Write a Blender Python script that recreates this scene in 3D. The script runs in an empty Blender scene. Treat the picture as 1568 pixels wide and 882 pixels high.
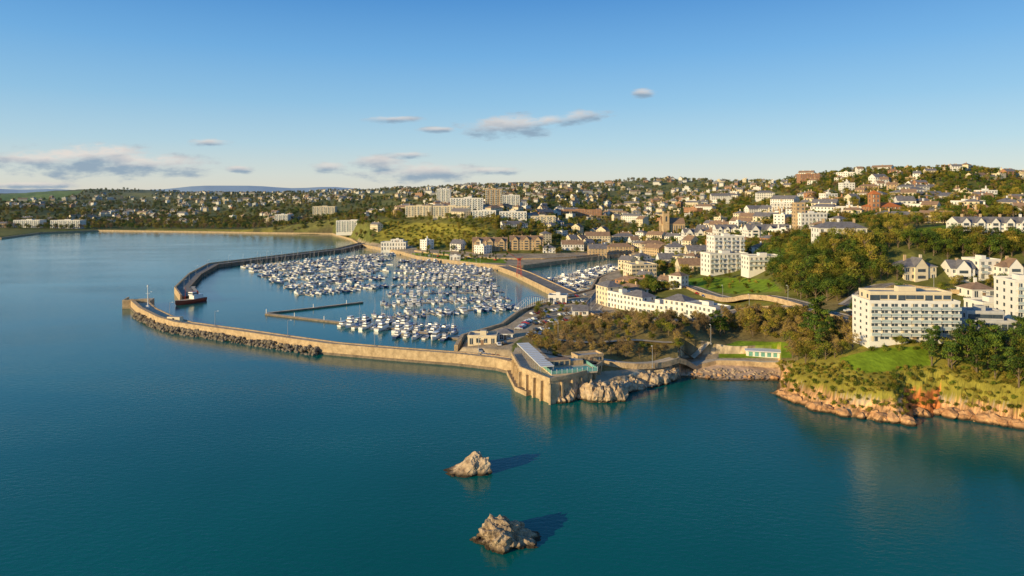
import bpy, math, random, numpy as np
from mathutils import Vector
random.seed(7); rng=np.random.default_rng(7)
R=random.random
def U(a,b): return a+(b-a)*R()
scene=bpy.context.scene
# survey constants: eye height, horizon row, focal length (in survey pixels) used to turn sight lines into world positions
H=75.0; YH=295.0; F=1020.0; CX=784.0
def sea(px,py,z=0.0):
    D=F*(H-z)/(py-YH); return ((px-CX)/F*D, D)
SUN_EL=14.0; SUN_AZ=236.0
# ---------------------------------------------------------------- materials
MATS={}
def nd(nt,t,**kw):
    n=nt.nodes.new(t)
    for k,v in kw.items(): setattr(n,k,v)
    return n
def mat(name,col,rough=0.8,var=0.25,scale=0.5,bump=0.0,haze=True,col2=None,spec=0.3,metal=0.0,inst=False,attr=False,bscale=None,wet=False):
    m=bpy.data.materials.new(name); m.use_nodes=True; nt=m.node_tree; L=nt.links
    b=nt.nodes['Principled BSDF']
    b.inputs['Roughness'].default_value=rough; b.inputs['Specular IOR Level'].default_value=spec; b.inputs['Metallic'].default_value=metal
    geo=nd(nt,'ShaderNodeNewGeometry')
    no=nd(nt,'ShaderNodeTexNoise'); no.inputs['Scale'].default_value=scale; no.inputs['Detail'].default_value=4; no.inputs['Roughness'].default_value=0.65
    L.new(geo.outputs['Position'],no.inputs['Vector'])
    mr=nd(nt,'ShaderNodeMapRange'); mr.inputs[1].default_value=0.3; mr.inputs[2].default_value=0.7
    L.new(no.outputs['Fac'],mr.inputs[0])
    if attr:
        at=nd(nt,'ShaderNodeAttribute'); at.attribute_name='Col'
        mr.inputs[3].default_value=1-var; mr.inputs[4].default_value=1+var
        vm=nd(nt,'ShaderNodeVectorMath',operation='SCALE'); L.new(at.outputs['Color'],vm.inputs[0]); L.new(mr.outputs[0],vm.inputs['Scale'])
        out=vm.outputs[0]
    else:
        mx=nd(nt,'ShaderNodeMix',data_type='RGBA')
        c2=col2 if col2 else tuple(min(1,c*(1+var)) for c in col)
        c1=col if col2 else tuple(c*(1-var) for c in col)
        mx.inputs[6].default_value=(*c1,1); mx.inputs[7].default_value=(*c2,1)
        L.new(mr.outputs[0],mx.inputs[0]); out=mx.outputs[2]
    if inst:
        oi=nd(nt,'ShaderNodeObjectInfo'); r2=nd(nt,'ShaderNodeMapRange'); r2.inputs[3].default_value=0.6; r2.inputs[4].default_value=1.5
        L.new(oi.outputs['Random'],r2.inputs[0])
        vm=nd(nt,'ShaderNodeVectorMath',operation='SCALE'); L.new(out,vm.inputs[0]); L.new(r2.outputs[0],vm.inputs['Scale']); out=vm.outputs[0]
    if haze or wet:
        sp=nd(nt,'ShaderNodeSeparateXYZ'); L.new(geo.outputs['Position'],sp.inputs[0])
    if haze:  # aerial haze painted into the base colour, grey-blue growing with world Y
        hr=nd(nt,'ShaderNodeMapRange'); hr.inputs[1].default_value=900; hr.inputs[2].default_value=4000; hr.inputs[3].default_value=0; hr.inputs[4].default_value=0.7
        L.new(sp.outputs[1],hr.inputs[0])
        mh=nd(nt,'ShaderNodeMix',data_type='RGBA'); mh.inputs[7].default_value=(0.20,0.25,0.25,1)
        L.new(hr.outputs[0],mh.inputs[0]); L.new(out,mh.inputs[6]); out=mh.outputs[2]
    if wet:
        wr=nd(nt,'ShaderNodeMapRange'); wr.inputs[1].default_value=0.35; wr.inputs[2].default_value=1.1; L.new(sp.outputs[2],wr.inputs[0])
        mw=nd(nt,'ShaderNodeMix',data_type='RGBA'); mw.inputs[6].default_value=(0.05,0.035,0.02,1); L.new(wr.outputs[0],mw.inputs[0]); L.new(out,mw.inputs[7]); out=mw.outputs[2]
    L.new(out,b.inputs['Base Color'])
    if bump>0:
        n2=nd(nt,'ShaderNodeTexNoise'); n2.inputs['Scale'].default_value=bscale or scale*3; n2.inputs['Detail'].default_value=5
        L.new(geo.outputs['Position'],n2.inputs['Vector'])
        bp=nd(nt,'ShaderNodeBump'); bp.inputs['Strength'].default_value=0.8; bp.inputs['Distance'].default_value=bump
        L.new(n2.outputs['Fac'],bp.inputs['Height']); L.new(bp.outputs[0],b.inputs['Normal'])
    MATS[name]=m; return m
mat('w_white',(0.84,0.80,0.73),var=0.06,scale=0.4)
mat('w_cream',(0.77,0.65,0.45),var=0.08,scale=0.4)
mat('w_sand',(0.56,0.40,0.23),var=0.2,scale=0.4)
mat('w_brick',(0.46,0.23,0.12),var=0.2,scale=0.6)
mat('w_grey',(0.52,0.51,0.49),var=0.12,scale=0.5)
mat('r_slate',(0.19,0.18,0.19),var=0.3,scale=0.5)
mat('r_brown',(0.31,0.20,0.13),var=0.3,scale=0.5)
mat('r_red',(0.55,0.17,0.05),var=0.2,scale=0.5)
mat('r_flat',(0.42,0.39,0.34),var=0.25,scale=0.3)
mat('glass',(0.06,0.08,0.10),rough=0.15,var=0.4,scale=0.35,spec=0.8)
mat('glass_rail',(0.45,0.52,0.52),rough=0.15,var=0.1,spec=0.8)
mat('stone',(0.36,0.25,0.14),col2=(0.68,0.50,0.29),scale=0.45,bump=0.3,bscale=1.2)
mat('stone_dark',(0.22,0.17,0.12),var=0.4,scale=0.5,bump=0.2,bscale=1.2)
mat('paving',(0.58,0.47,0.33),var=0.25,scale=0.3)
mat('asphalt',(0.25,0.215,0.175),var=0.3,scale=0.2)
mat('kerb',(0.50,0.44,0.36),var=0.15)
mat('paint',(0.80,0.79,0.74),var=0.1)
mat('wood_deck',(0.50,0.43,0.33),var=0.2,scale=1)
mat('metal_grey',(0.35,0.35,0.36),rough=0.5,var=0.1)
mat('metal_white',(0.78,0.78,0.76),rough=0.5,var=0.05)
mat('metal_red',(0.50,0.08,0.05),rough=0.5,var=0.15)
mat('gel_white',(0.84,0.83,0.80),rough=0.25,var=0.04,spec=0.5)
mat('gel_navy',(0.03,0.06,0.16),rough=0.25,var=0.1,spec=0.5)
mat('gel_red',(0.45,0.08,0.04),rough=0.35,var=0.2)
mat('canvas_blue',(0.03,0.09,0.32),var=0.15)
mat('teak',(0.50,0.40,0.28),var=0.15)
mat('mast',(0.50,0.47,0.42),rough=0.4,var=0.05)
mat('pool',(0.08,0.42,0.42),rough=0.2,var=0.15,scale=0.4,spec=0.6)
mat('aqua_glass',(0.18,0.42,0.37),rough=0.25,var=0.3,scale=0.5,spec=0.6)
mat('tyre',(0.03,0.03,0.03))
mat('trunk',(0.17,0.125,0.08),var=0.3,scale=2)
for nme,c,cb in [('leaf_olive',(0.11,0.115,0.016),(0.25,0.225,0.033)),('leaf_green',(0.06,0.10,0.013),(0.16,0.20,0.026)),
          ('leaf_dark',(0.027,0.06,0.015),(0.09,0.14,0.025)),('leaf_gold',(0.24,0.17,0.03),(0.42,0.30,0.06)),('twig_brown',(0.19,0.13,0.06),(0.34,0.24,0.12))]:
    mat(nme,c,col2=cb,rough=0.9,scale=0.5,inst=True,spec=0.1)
mat('armour_mat',(0.08,0.07,0.06),col2=(0.34,0.28,0.20),rough=0.95,scale=0.5,bump=0.3,haze=False)
mat('wet_rock',(0.24,0.16,0.10),col2=(0.74,0.56,0.36),rough=0.9,scale=0.5,bump=0.45,bscale=1.1,haze=False,wet=True)
mat('stack_rock',(0.12,0.085,0.055),col2=(0.62,0.46,0.29),rough=0.9,scale=0.75,bump=0.6,bscale=1.4,haze=False,wet=True)
mat('cliff_rock',(0.34,0.16,0.07),col2=(0.78,0.46,0.22),rough=0.9,scale=0.4,bump=0.45,bscale=1.1,haze=False,wet=True)
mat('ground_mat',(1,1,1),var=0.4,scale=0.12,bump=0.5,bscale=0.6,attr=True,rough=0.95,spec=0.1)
# ---------------------------------------------------------------- mesh buffer
class MB:
    def __init__(s): s.v=[]; s.f=[]; s.m=[]; s.names=[]
    def mi(s,n):
        if n not in s.names: s.names.append(n)
        return s.names.index(n)
    def face(s,pts,m):
        i=len(s.v); s.v.extend(pts); s.f.append(tuple(range(i,i+len(pts)))); s.m.append(s.mi(m))
    def box(s,T,x0,x1,y0,y1,z0,z1,m,top=None,tx=0,ty=0):
        P=[(x0,y0,z0),(x1,y0,z0),(x1,y1,z0),(x0,y1,z0),(x0+tx,y0+ty,z1),(x1-tx,y0+ty,z1),(x1-tx,y1-ty,z1),(x0+tx,y1-ty,z1)]
        P=[T(p) for p in P]; i=len(s.v); s.v.extend(P); k=s.mi(m); kt=s.mi(top) if top else k
        for f,mm in [((0,3,2,1),k),((4,5,6,7),kt),((0,1,5,4),k),((1,2,6,5),k),((2,3,7,6),k),((3,0,4,7),k)]:
            s.f.append(tuple(i+a for a in f)); s.m.append(mm)
    def cyl(s,T,p0,p1,r0,r1,m,n=6):
        p0=Vector(p0);p1=Vector(p1); d=(p1-p0).normalized(); a=d.orthogonal().normalized(); b=d.cross(a)
        i=len(s.v); k=s.mi(m)
        for p,r in ((p0,r0),(p1,r1)):
            for j in range(n):
                t=2*math.pi*j/n; q=p+a*(r*math.cos(t))+b*(r*math.sin(t)); s.v.append(T(tuple(q)))
        for j in range(n):
            s.f.append((i+j,i+(j+1)%n,i+n+(j+1)%n,i+n+j)); s.m.append(k)
        s.f.append(tuple(i+n+j for j in range(n))); s.m.append(k)
    def mesh(s,name,smooth=False):
        me=bpy.data.meshes.new(name); me.from_pydata([tuple(p) for p in s.v],[],s.f)
        for n in s.names: me.materials.append(MATS[n])
        me.polygons.foreach_set('material_index',s.m)
        if smooth: me.polygons.foreach_set('use_smooth',[True]*len(s.f))
        me.update(); return me
    def obj(s,name,smooth=False):
        o=bpy.data.objects.new(name,s.mesh(name,smooth)); scene.collection.objects.link(o); return o
I=lambda p:p
def TR(X,Y,Z,yaw,sc=1.0):
    c=math.cos(yaw);s=math.sin(yaw)
    return lambda p:(X+sc*(p[0]*c-p[1]*s),Y+sc*(p[0]*s+p[1]*c),Z+sc*p[2])
# ---------------------------------------------------------------- terrain
def h2(ix,iy,s):
    v=np.sin(ix*127.1+iy*311.7+s*74.7)*43758.5453; return v-np.floor(v)
def vn(x,y,s=0):
    ix=np.floor(x);iy=np.floor(y);fx=x-ix;fy=y-iy; fx=fx*fx*(3-2*fx);fy=fy*fy*(3-2*fy)
    return (h2(ix,iy,s)*(1-fx)+h2(ix+1,iy,s)*fx)*(1-fy)+(h2(ix,iy+1,s)*(1-fx)+h2(ix+1,iy+1,s)*fx)*fy
def fbm(x,y,s=0,o=4):
    a=0.5;r=0
    for k in range(o): r=r+a*(vn(x,y,s+k)-0.5)*2; x=x*2.03+7.1;y=y*2.03+3.7;a*=0.5
    return r
cz=[(600,385,4),(650,399,3.5),(720,404,4),(850,404,4),(980,396,4),(985,404,4),(960,385,4.5),(1000,380,6),(575,372,6),(640,372,6),(700,385,5),(800,390,5),
(920,365,8),(1030,355,20),(1000,478,6),(1090,484,7),(915,460,5),(950,440,5),(1000,425,8),(1050,440,14),(1130,420,18),(1130,440,14),(1200,395,30),(1100,465,11),
(1250,455,22),(1250,400,38),(1290,367,48),(1300,340,55),(1500,361,50),(1568,361,50),(1400,430,30),(1400,385,44),(1500,430,30),(1568,440,30),(1480,446,27),(1400,523,20),(1400,450,26),(1500,520,20),
(1568,500,21),(1200,470,20),(1150,458,18),(1280,480,20),(1170,500,12),(1160,530,8),(1175,545,5),(950,495,12),(880,515,9),(1000,500,15),(1060,500,14),(1000,553,6),(930,555,7),
(860,545,8),(820,530,8),(850,480,4),(800,500,4),(760,522,4),(900,470,4.5),(770,545,4.5),(1110,520,7),(1250,605,5),(1250,585,8),(1250,545,14),(1400,545,17),(1400,600,8),(1500,606,8),(1500,575,13),(1568,540,18),(1320,606,7),(1320,560,14),(1210,575,6),
(1085,418,17),(1200,430,24),(1680,480,26),(1680,600,14),(520,345,6),(1040,400,14),(1060,380,22)]
cd=[(600,336,1000),(700,333,950),(770,331,930),(850,350,900),(700,312,1300),(900,340,1200),(950,325,1400),(1000,310,1700),(1100,350,850),(1100,330,1000),(1100,305,1400),
(1300,310,650),(1300,287,900),(1400,290,850),(1500,300,800),(1400,325,600),(1500,335,500),(1400,350,480),(1200,335,700),(1200,310,950),(1200,292,1200),
(0,350,1300),(200,346,1450),(400,349,1350),(200,330,1750),(200,310,2300),(40,322,1700),(450,320,1650),(450,305,2200),(550,312,1700),(350,338,1480),(540,330,1300),(650,298,1700),(820,300,1500),(800,325,1150),(850,312,1400),
(0,300,3000),(60,294,3000),(180,289,3000),(280,295,3000),(400,297,2800),(500,295,2700),(600,291,2500),(700,288,2400),(780,285,2300),(850,283,2200),(920,281,2100),(980,278,2000),(1080,278,1900),(1150,280,1700),
(1200,276,1300),(1230,271,1150),(1290,264,1080),(1350,263,1050),(1450,262,1000),(1520,267,1000),(1568,273,1000),(1650,282,950),(1700,320,600),
(-200,303,3000),(-200,345,1400)]
P=[];Zc=[]
for px,py,z in cz:
    X,D=sea(px,py,z); P.append(((px-CX)/F,math.log(D))); Zc.append(z)
for px,py,D in cd:
    P.append(((px-CX)/F,math.log(D))); Zc.append(H-(py-YH)*D/F)
for px in range(-300,2000,150):
    P.append(((px-CX)/F,math.log(5200))); Zc.append(45)
    if px>1180: P.append(((px-CX)/F,math.log(1900))); Zc.append(85)
P=np.array(P);Zc=np.array(Zc);n=len(P)
K=np.linalg.norm(P[:,None]-P[None],axis=2)
A=np.zeros((n+1,n+1));A[:n,:n]=K-np.eye(n)*0.004;A[:n,n]=1;A[n,:n]=1
sol=np.linalg.solve(A,np.append(Zc,0))
coast_px=[(-400,376),(-150,372),(0,366),(60,358),(150,354),(300,356),(430,358),(510,359),(540,368),(556,378),(620,391),(640,397),(700,405),(775,413),(800,412),(850,405),(900,399),(960,392),(985,402),(960,415),(915,432),(905,450),(868,460),
(820,472),(792,488),(770,506),(710,524),(700,541),(740,548),(770,556),(783,572),(797,597),(842,617),(870,617),(890,612),(905,617),(945,615),(950,603),(985,597),(1035,581),(1050,578),(1100,584),(1192,584),(1186,603),(1250,628),(1330,642),(1398,650),(1406,636),(1432,634),(1500,645),(1568,656),(1750,690),(1950,740)]
coast=[sea(*p) for p in coast_px]
poly=np.array(coast+[(4000,100),(9000,9000),(-9000,9000),(-4000,1100)])
def inpoly(x,y,pl):
    r=np.zeros(np.shape(x),bool); m=len(pl)
    for i in range(m):
        x0,y0=pl[i];x1,y1=pl[(i+1)%m]
        if y0==y1: continue
        c=((y0>y)!=(y1>y))&(x<(x1-x0)*(y-y0)/(y1-y0)+x0); r^=c
    return r
def sdist(x,y):
    d=np.full(x.shape,1e9); m=len(poly)
    for i in range(m):
        a=poly[i];b=poly[(i+1)%m];ab=b-a
        t=np.clip(((x-a[0])*ab[0]+(y-a[1])*ab[1])/(ab@ab),0,1)
        d=np.minimum(d,(x-a[0]-t*ab[0])**2+(y-a[1]-t*ab[1])**2)
    return np.sqrt(d)*np.where(inpoly(x,y,poly),1,-1)
UC=np.linspace(-1.1,1.1,760)
DR=np.concatenate([np.linspace(170,200,12,endpoint=False),np.linspace(200,330,210,endpoint=False),np.linspace(330,500,120,endpoint=False),np.geomspace(500,1100,190,endpoint=False),np.geomspace(1100,6500,150)])
UU,DD=np.meshgrid(UC,DR); XX=UU*DD; YY=DD
Z=np.full(UU.shape,sol[-1])
LL=np.log(DD)
for i in range(n): Z+=sol[i]*np.sqrt((UU-P[i,0])**2+(LL-P[i,1])**2)
PXv=CX+F*UU
natural=((PXv>842)&(DD<330))
sd=sdist(XX,YY)
jag=fbm(XX/7,YY/7,3,4)*3.2+fbm(XX/2.2,YY/2.2,9,3)*1.6
beach=(PXv>1042)&(PXv<1196)&(DD>250)&(DD<292)
sd=np.where(natural&~beach,sd+jag*0.8,sd)
Z=np.maximum(Z,2.6)
amp=np.clip((DD-450)/900,0,1)*5
Z+=fbm(XX/140,YY/140,21,4)*amp*np.clip((Z-5)/20,0,1)*2+fbm(XX/12,YY/12,5,3)*0.5*np.clip((Z-6)/6,0,1)
Z=np.maximum(Z,2.6)
w=np.where(natural,6.0+fbm(XX/15,YY/15,8,2)*3,np.where(DD>850,14.0,2.5))
t=np.clip(sd/w,0,1)
cl=np.where(natural,Z*t**0.8,Z*t)
cl=np.where(natural&(t<1),cl+(fbm(XX/3,YY/3,14,3)*1.6-np.abs(fbm(XX/1.6,YY/1.6,44,2))*1.2)*t*(1-t)*3.4,cl)
cl=np.where(beach,np.minimum(Z,np.clip(sd,0,99)*0.17),cl)
Z=np.where(sd>0,cl,np.maximum(-5,sd*0.6))
YP=YH+F*(H-Z)/DD
# colours
C=np.zeros(Z.shape+(3,))
def setc(mask,col): C[mask]=col
nz=fbm(XX/60,YY/60,31,4)[...,None]
C[:]=np.array((0.18,0.18,0.045))+nz*np.array((0.08,0.05,0.02))
setc((PXv>800)&(PXv<1330)&(DD<330)&(Z>5),(0.23,0.18,0.07))
setc((PXv>1185)&(DD<262),(0.30,0.26,0.045))
setc((Z<5.6)&(DD<1000)&(PXv>540),(0.42,0.33,0.22))
LAWN=[[(1286,548),(1345,533),(1422,530),(1425,560),(1330,572),(1290,562)],[(1100,532),(1130,522),(1205,524),(1215,548),(1100,548)],[(1040,428),(1090,424),(1180,428),(1198,446),(1120,450),(1050,440)],
[(578,340),(680,342),(750,350),(735,378),(600,374),(575,368)],[(628,388),(690,386),(690,399),(650,399)],[(700,396),(770,394),(775,403),(710,402)],[(225,349),(420,352),(410,358),(220,356)],[(0,298),(60,293),(130,292),(95,306),(0,308)],[(560,300),(600,296),(610,302),(570,305)],[(180,296),(230,295),(240,302),(190,303)],[(1390,352),(1470,342),(1465,362),(1400,366)]]
lawnm=np.zeros(Z.shape,bool)
for k,L_ in enumerate(LAWN):
    m=inpoly(PXv,YP,L_)&(Z>0.5); lawnm|=m
    setc(m,(0.20,0.29,0.02) if k in(0,1,2,4,5,7,10) else (0.36,0.31,0.05))
gz=np.hypot(np.gradient(Z,axis=0)/np.gradient(DD,axis=0),np.gradient(Z,axis=1)/np.gradient(XX,axis=1))
lim=5.2+fbm(XX/9,YY/9,61,3)*4+np.where((PXv>1385)&(PXv<1440),4,0)+np.where(PXv<1180,3,0)
rm=((gz>0.6)&natural&(Z<lim))|((Z<1.5)&natural&(Z>-3))
setc(rm,(0.58,0.45,0.29)); setc(rm&(PXv>1180),(0.66,0.38,0.18))
setc(rm&(PXv>1385)&(PXv<1440)&(DD<235),(0.66,0.23,0.07))
streak=(fbm(XX/1.8,(YY+Z*2.2)/1.8,77,4)*1.6+.85)[...,None]
C[rm]*=np.clip(streak,0.3,1.4)[rm]
setc(beach&(Z<3.2)&(sd>0),(0.62,0.43,0.28)); setc((Z<0.35),(0.12,0.09,0.05))
C=np.clip(C,0.01,1)
nr,nc=Z.shape
me=bpy.data.meshes.new('terrain')
co=np.stack([XX,YY,Z],-1).reshape(-1,3).astype(np.float32)
idx=np.arange(nr*nc).reshape(nr,nc)
q=np.stack([idx[:-1,:-1],idx[:-1,1:],idx[1:,1:],idx[1:,:-1]],-1)
keep=(np.maximum.reduce([Z[:-1,:-1],Z[:-1,1:],Z[1:,1:],Z[1:,:-1]])>-3.5)
q=q[keep]
me.vertices.add(nr*nc); me.vertices.foreach_set('co',co.ravel())
me.loops.add(q.size); me.loops.foreach_set('vertex_index',q.ravel().astype(np.int32))
me.polygons.add(len(q)); me.polygons.foreach_set('loop_start',np.arange(0,q.size,4,dtype=np.int32)); me.polygons.foreach_set('loop_total',np.full(len(q),4,np.int32))
me.update(calc_edges=True)
ca=me.color_attributes.new('Col','FLOAT_COLOR','POINT')
ca.data.foreach_set('color',np.concatenate([C,np.ones(C.shape[:2]+(1,))],-1).astype(np.float32).ravel())
me.materials.append(MATS['ground_mat'])
me.polygons.foreach_set('use_smooth',~(natural[:-1,:-1][keep]&(gz[:-1,:-1][keep]>.6)))
terr=bpy.data.objects.new('terrain',me); scene.collection.objects.link(terr)
def ground(px,py):
    c=int(round(np.interp((px-CX)/F,UC,np.arange(nc)))); col=YP[:,c]; ok=(col<=py)&(Z[:,c]>0.3)
    r=int(np.argmax(ok)) if ok.any() else nr-1
    return UC[c]*DR[r],DR[r],float(Z[r,c])
def hz(X,Y):
    c=np.interp(X/Y,UC,np.arange(nc)); r=np.interp(Y,DR,np.arange(nr))
    c0=min(int(c),nc-2);r0=min(int(r),nr-2);fc=c-c0;fr=r-r0
    return float((Z[r0,c0]*(1-fc)+Z[r0,c0+1]*fc)*(1-fr)+(Z[r0+1,c0]*(1-fc)+Z[r0+1,c0+1]*fc)*fr)
# far moor
mb=MB(); prev=None
mat('moor',(0.40,0.52,0.62),var=0.05,scale=0.002,haze=False)  # distance haze is painted straight into this pale blue base colour
N=120
for i in range(N):
    px=-500+i*22; y0=291-7.5*math.exp(-((px-345)/80)**2)-4*math.exp(-((px-500)/70)**2)-3*math.exp(-((px+100)/150)**2)+0.8*math.sin(px/17)
    D=11000; top=(( px-CX)/F*(D+1500),D+1500,H-(y0-YH)*(D+1500)/F); bot=((px-CX)/F*(D-2500),D-2500,-20)
    if prev: mb.face([prev[1],bot,top,prev[0]],'moor')
    prev=(top,bot)
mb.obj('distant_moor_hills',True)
# sea
wm=bpy.data.materials.new('sea_water'); wm.use_nodes=True; nt=wm.node_tree; L=nt.links; b=nt.nodes['Principled BSDF']
b.inputs['Roughness'].default_value=0.10; b.inputs['IOR'].default_value=1.33
geo=nd(nt,'ShaderNodeNewGeometry'); mp=nd(nt,'ShaderNodeMapping'); mp.inputs['Scale'].default_value=(0.012,0.006,1); L.new(geo.outputs['Position'],mp.inputs['Vector'])
n1=nd(nt,'ShaderNodeTexNoise'); n1.inputs['Scale'].default_value=1; n1.inputs['Detail'].default_value=4; L.new(mp.outputs[0],n1.inputs['Vector'])
cr=nd(nt,'ShaderNodeMix',data_type='RGBA'); cr.inputs[6].default_value=(0.0,0.07,0.062,1); cr.inputs[7].default_value=(0.0,0.18,0.16,1); L.new(n1.outputs['Fac'],cr.inputs[0])
L.new(cr.outputs[2],b.inputs['Base Color'])
w1=nd(nt,'ShaderNodeTexNoise'); w1.inputs['Scale'].default_value=0.42; w1.inputs['Detail'].default_value=5; w1.inputs['Roughness'].default_value=0.6
mp2=nd(nt,'ShaderNodeMapping'); mp2.inputs['Scale'].default_value=(1,1.9,1); mp2.inputs['Rotation'].default_value=(0,0,0.4); L.new(geo.outputs['Position'],mp2.inputs['Vector']); L.new(mp2.outputs[0],w1.inputs['Vector'])
mp3=nd(nt,'ShaderNodeMapping'); mp3.inputs['Scale'].default_value=(0.008,0.022,1); mp3.inputs['Rotation'].default_value=(0,0,-0.3); L.new(geo.outputs['Position'],mp3.inputs['Vector'])
n3=nd(nt,'ShaderNodeTexNoise'); n3.inputs['Scale'].default_value=1; n3.inputs['Detail'].default_value=5; L.new(mp3.outputs[0],n3.inputs['Vector'])
ws=nd(nt,'ShaderNodeMapRange'); ws.inputs[1].default_value=.35; ws.inputs[2].default_value=.65; ws.inputs[3].default_value=.25; ws.inputs[4].default_value=.6; L.new(n3.outputs['Fac'],ws.inputs[0])
bp=nd(nt,'ShaderNodeBump'); bp.inputs['Distance'].default_value=0.22; L.new(ws.outputs[0],bp.inputs['Strength']); L.new(w1.outputs['Fac'],bp.inputs['Height']); L.new(bp.outputs[0],b.inputs['Normal'])
MATS['water']=wm
mb=MB(); mb.face([(-16000,-500,0),(16000,-500,0),(16000,16000,0),(-16000,16000,0)],'water'); mb.obj('sea')
# ---------------------------------------------------------------- linear structures
def offset(line,d):
    out=[]
    for i,p in enumerate(line):
        a=Vector(line[max(i-1,0)]);b_=Vector(line[min(i+1,len(line)-1)]); t=(b_-a).normalized(); nrm=Vector((-t.y,t.x)); out.append((p[0]+nrm.x*d,p[1]+nrm.y*d))
    return out
def dens(line,step):
    o=[]
    for a,b_ in zip(line[:-1],line[1:]):
        k=max(1,int(math.hypot(b_[0]-a[0],b_[1]-a[1])/step))
        for j in range(k): o.append((a[0]+(b_[0]-a[0])*j/k,a[1]+(b_[1]-a[1])*j/k))
    o.append(line[-1]); return o
def slab(mb,line,d0,d1,z0,z1,side,top):
    A_=offset(line,d0);B_=offset(line,d1)
    for i in range(len(line)-1):
        a0,a1,b0,b1=A_[i],A_[i+1],B_[i],B_[i+1]
        mb.face([(*a0,z1),(*a1,z1),(*b1,z1),(*b0,z1)],top)
        mb.face([(*a0,z0),(*a1,z0),(*a1,z1),(*a0,z1)],side); mb.face([(*b1,z0),(*b0,z0),(*b0,z1),(*b1,z1)],side)
    for k in (0,-1): mb.face([(*A_[k],z0),(*B_[k],z0),(*B_[k],z1),(*A_[k],z1)],side)
hal=dens([sea(*p) for p in [(198,470),(212,484),(240,499),(268,508),(350,520),(420,531),(500,543),(600,552),(700,560),(760,567),(786,574)]],6)
mb=MB(); slab(mb,hal,0,2.2,-3,5.2,'stone','stone'); slab(mb,hal,2.2,10,-3,3.4,'stone','paving'); slab(mb,hal,9.4,10.3,3.3,3.7,'stone','stone'); slab(mb,hal,-0.5,0.1,-3,1.0,'stone_dark','stone_dark')
tx,ty=hal[0]; T=TR(tx+5,ty+2,0,0.3); mb.box(T,-8,8,-7,7,-3,4.2,'stone','paving'); mb.box(T,-8,8,-7,-6,4.2,5.6,'stone')
mb.box(T,-8,-7,-6,7,4.2,5.6,'stone')
mb.obj('breakwater_pier')
pp=dens([sea(*p) for p in [(290,461),(280,448),(300,426),(328,410),(400,401),(470,392),(520,386),(558,376)]],8)
mb=MB(); slab(mb,pp,-4.5,4.5,-3,3.6,'stone_dark','asphalt'); slab(mb,pp,4.6,5.8,-3,4.8,'stone','stone')
slab(mb,pp[:7],-8,4.4,-3,3.4,'stone_dark','wood_deck')
for p in offset(pp,-4.7): mb.cyl(I,(*p,-2),(*p,4.6),0.3,0.3,'stone_dark',5)
mb.obj('harbour_pier')
sp=dens([sea(*p) for p in [(770,413),(800,424),(868,457)]],8)
mb=MB(); slab(mb,sp,-7,7,-3,3.6,'stone','asphalt'); slab(mb,sp,-7,-6.4,3.6,4.3,'stone','stone'); slab(mb,sp,6.4,7,3.6,4.3,'stone','stone'); mb.obj('harbour_pier')
def quay(pxs,nm,z=3.9,wd=1.4):
    l=dens([sea(*p) for p in pxs],8); mb=MB(); slab(mb,l,-wd,0.3,-3,z,'stone','stone'); return mb.obj(nm)
quay(coast_px[9:19],'quay_wall'); quay(coast_px[18:28],'quay_wall')
quay(coast_px[2:10],'promenade_sea_wall',2.6,2)
def drape(mb,line,half,m,dz=0.25,step=3,kerb=True,marks=False,skirt=1.0):
    l=dens(line,step); offs=[-half,-half/2,0,half/2,half]
    rows=[offset(l,o) for o in offs]; zc=[max(hz(*rows[j][i]) for j in range(5)) +dz for i in range(len(l))]
    zc=[(zc[max(0,i-1)]+zc[i]+zc[min(len(l)-1,i+1)])/3 for i in range(len(l))]
    A_,B_=rows[0],rows[4]
    for i in range(len(l)-1):
        mb.face([(*A_[i],zc[i]),(*A_[i+1],zc[i+1]),(*B_[i+1],zc[i+1]),(*B_[i],zc[i])],m)
        if kerb:
            for s in(-1,1):
                k0=offset(l,s*half);k1=offset(l,s*(half+1.6))
                a,b_,c,d=k0[i],k0[i+1],k1[i+1],k1[i]
                mb.face([(*a,zc[i]+.13),(*b_,zc[i+1]+.13),(*c,zc[i+1]+.13),(*d,zc[i]+.13)],'kerb')
                mb.face([(*a,zc[i]),(*b_,zc[i+1]),(*b_,zc[i+1]+.13),(*a,zc[i]+.13)],'kerb')
                mb.face([(*d,zc[i]-skirt),(*c,zc[i+1]-skirt),(*c,zc[i+1]+.13),(*d,zc[i]+.13)],'stone')
                if s<0: # low boundary wall on the seaward side
                    e=offset(l,s*(half+1.9)); mb.face([(*d,zc[i]+.13),(*c,zc[i+1]+.13),(*c,zc[i+1]+1),(*d,zc[i]+1)],'stone'); mb.face([(*e[i],zc[i]-skirt),(*e[i+1],zc[i+1]-skirt),(*e[i+1],zc[i+1]+1),(*e[i],zc[i]+1)],'stone'); mb.face([(*d,zc[i]+1),(*c,zc[i+1]+1),(*e[i+1],zc[i+1]+1),(*e[i],zc[i]+1)],'kerb')
        if marks and i%3!=2:
            a,b_=l[i],l[i+1]; tt=(Vector(b_)-Vector(a)).normalized()*0.12; nx,ny=-tt.y,tt.x
            mb.face([(a[0]-nx,a[1]-ny,zc[i]+.02),(b_[0]-nx,b_[1]-ny,zc[i+1]+.02),(b_[0]+nx,b_[1]+ny,zc[i+1]+.02),(a[0]+nx,a[1]+ny,zc[i]+.02)],'paint')
ROADS=[]
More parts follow.
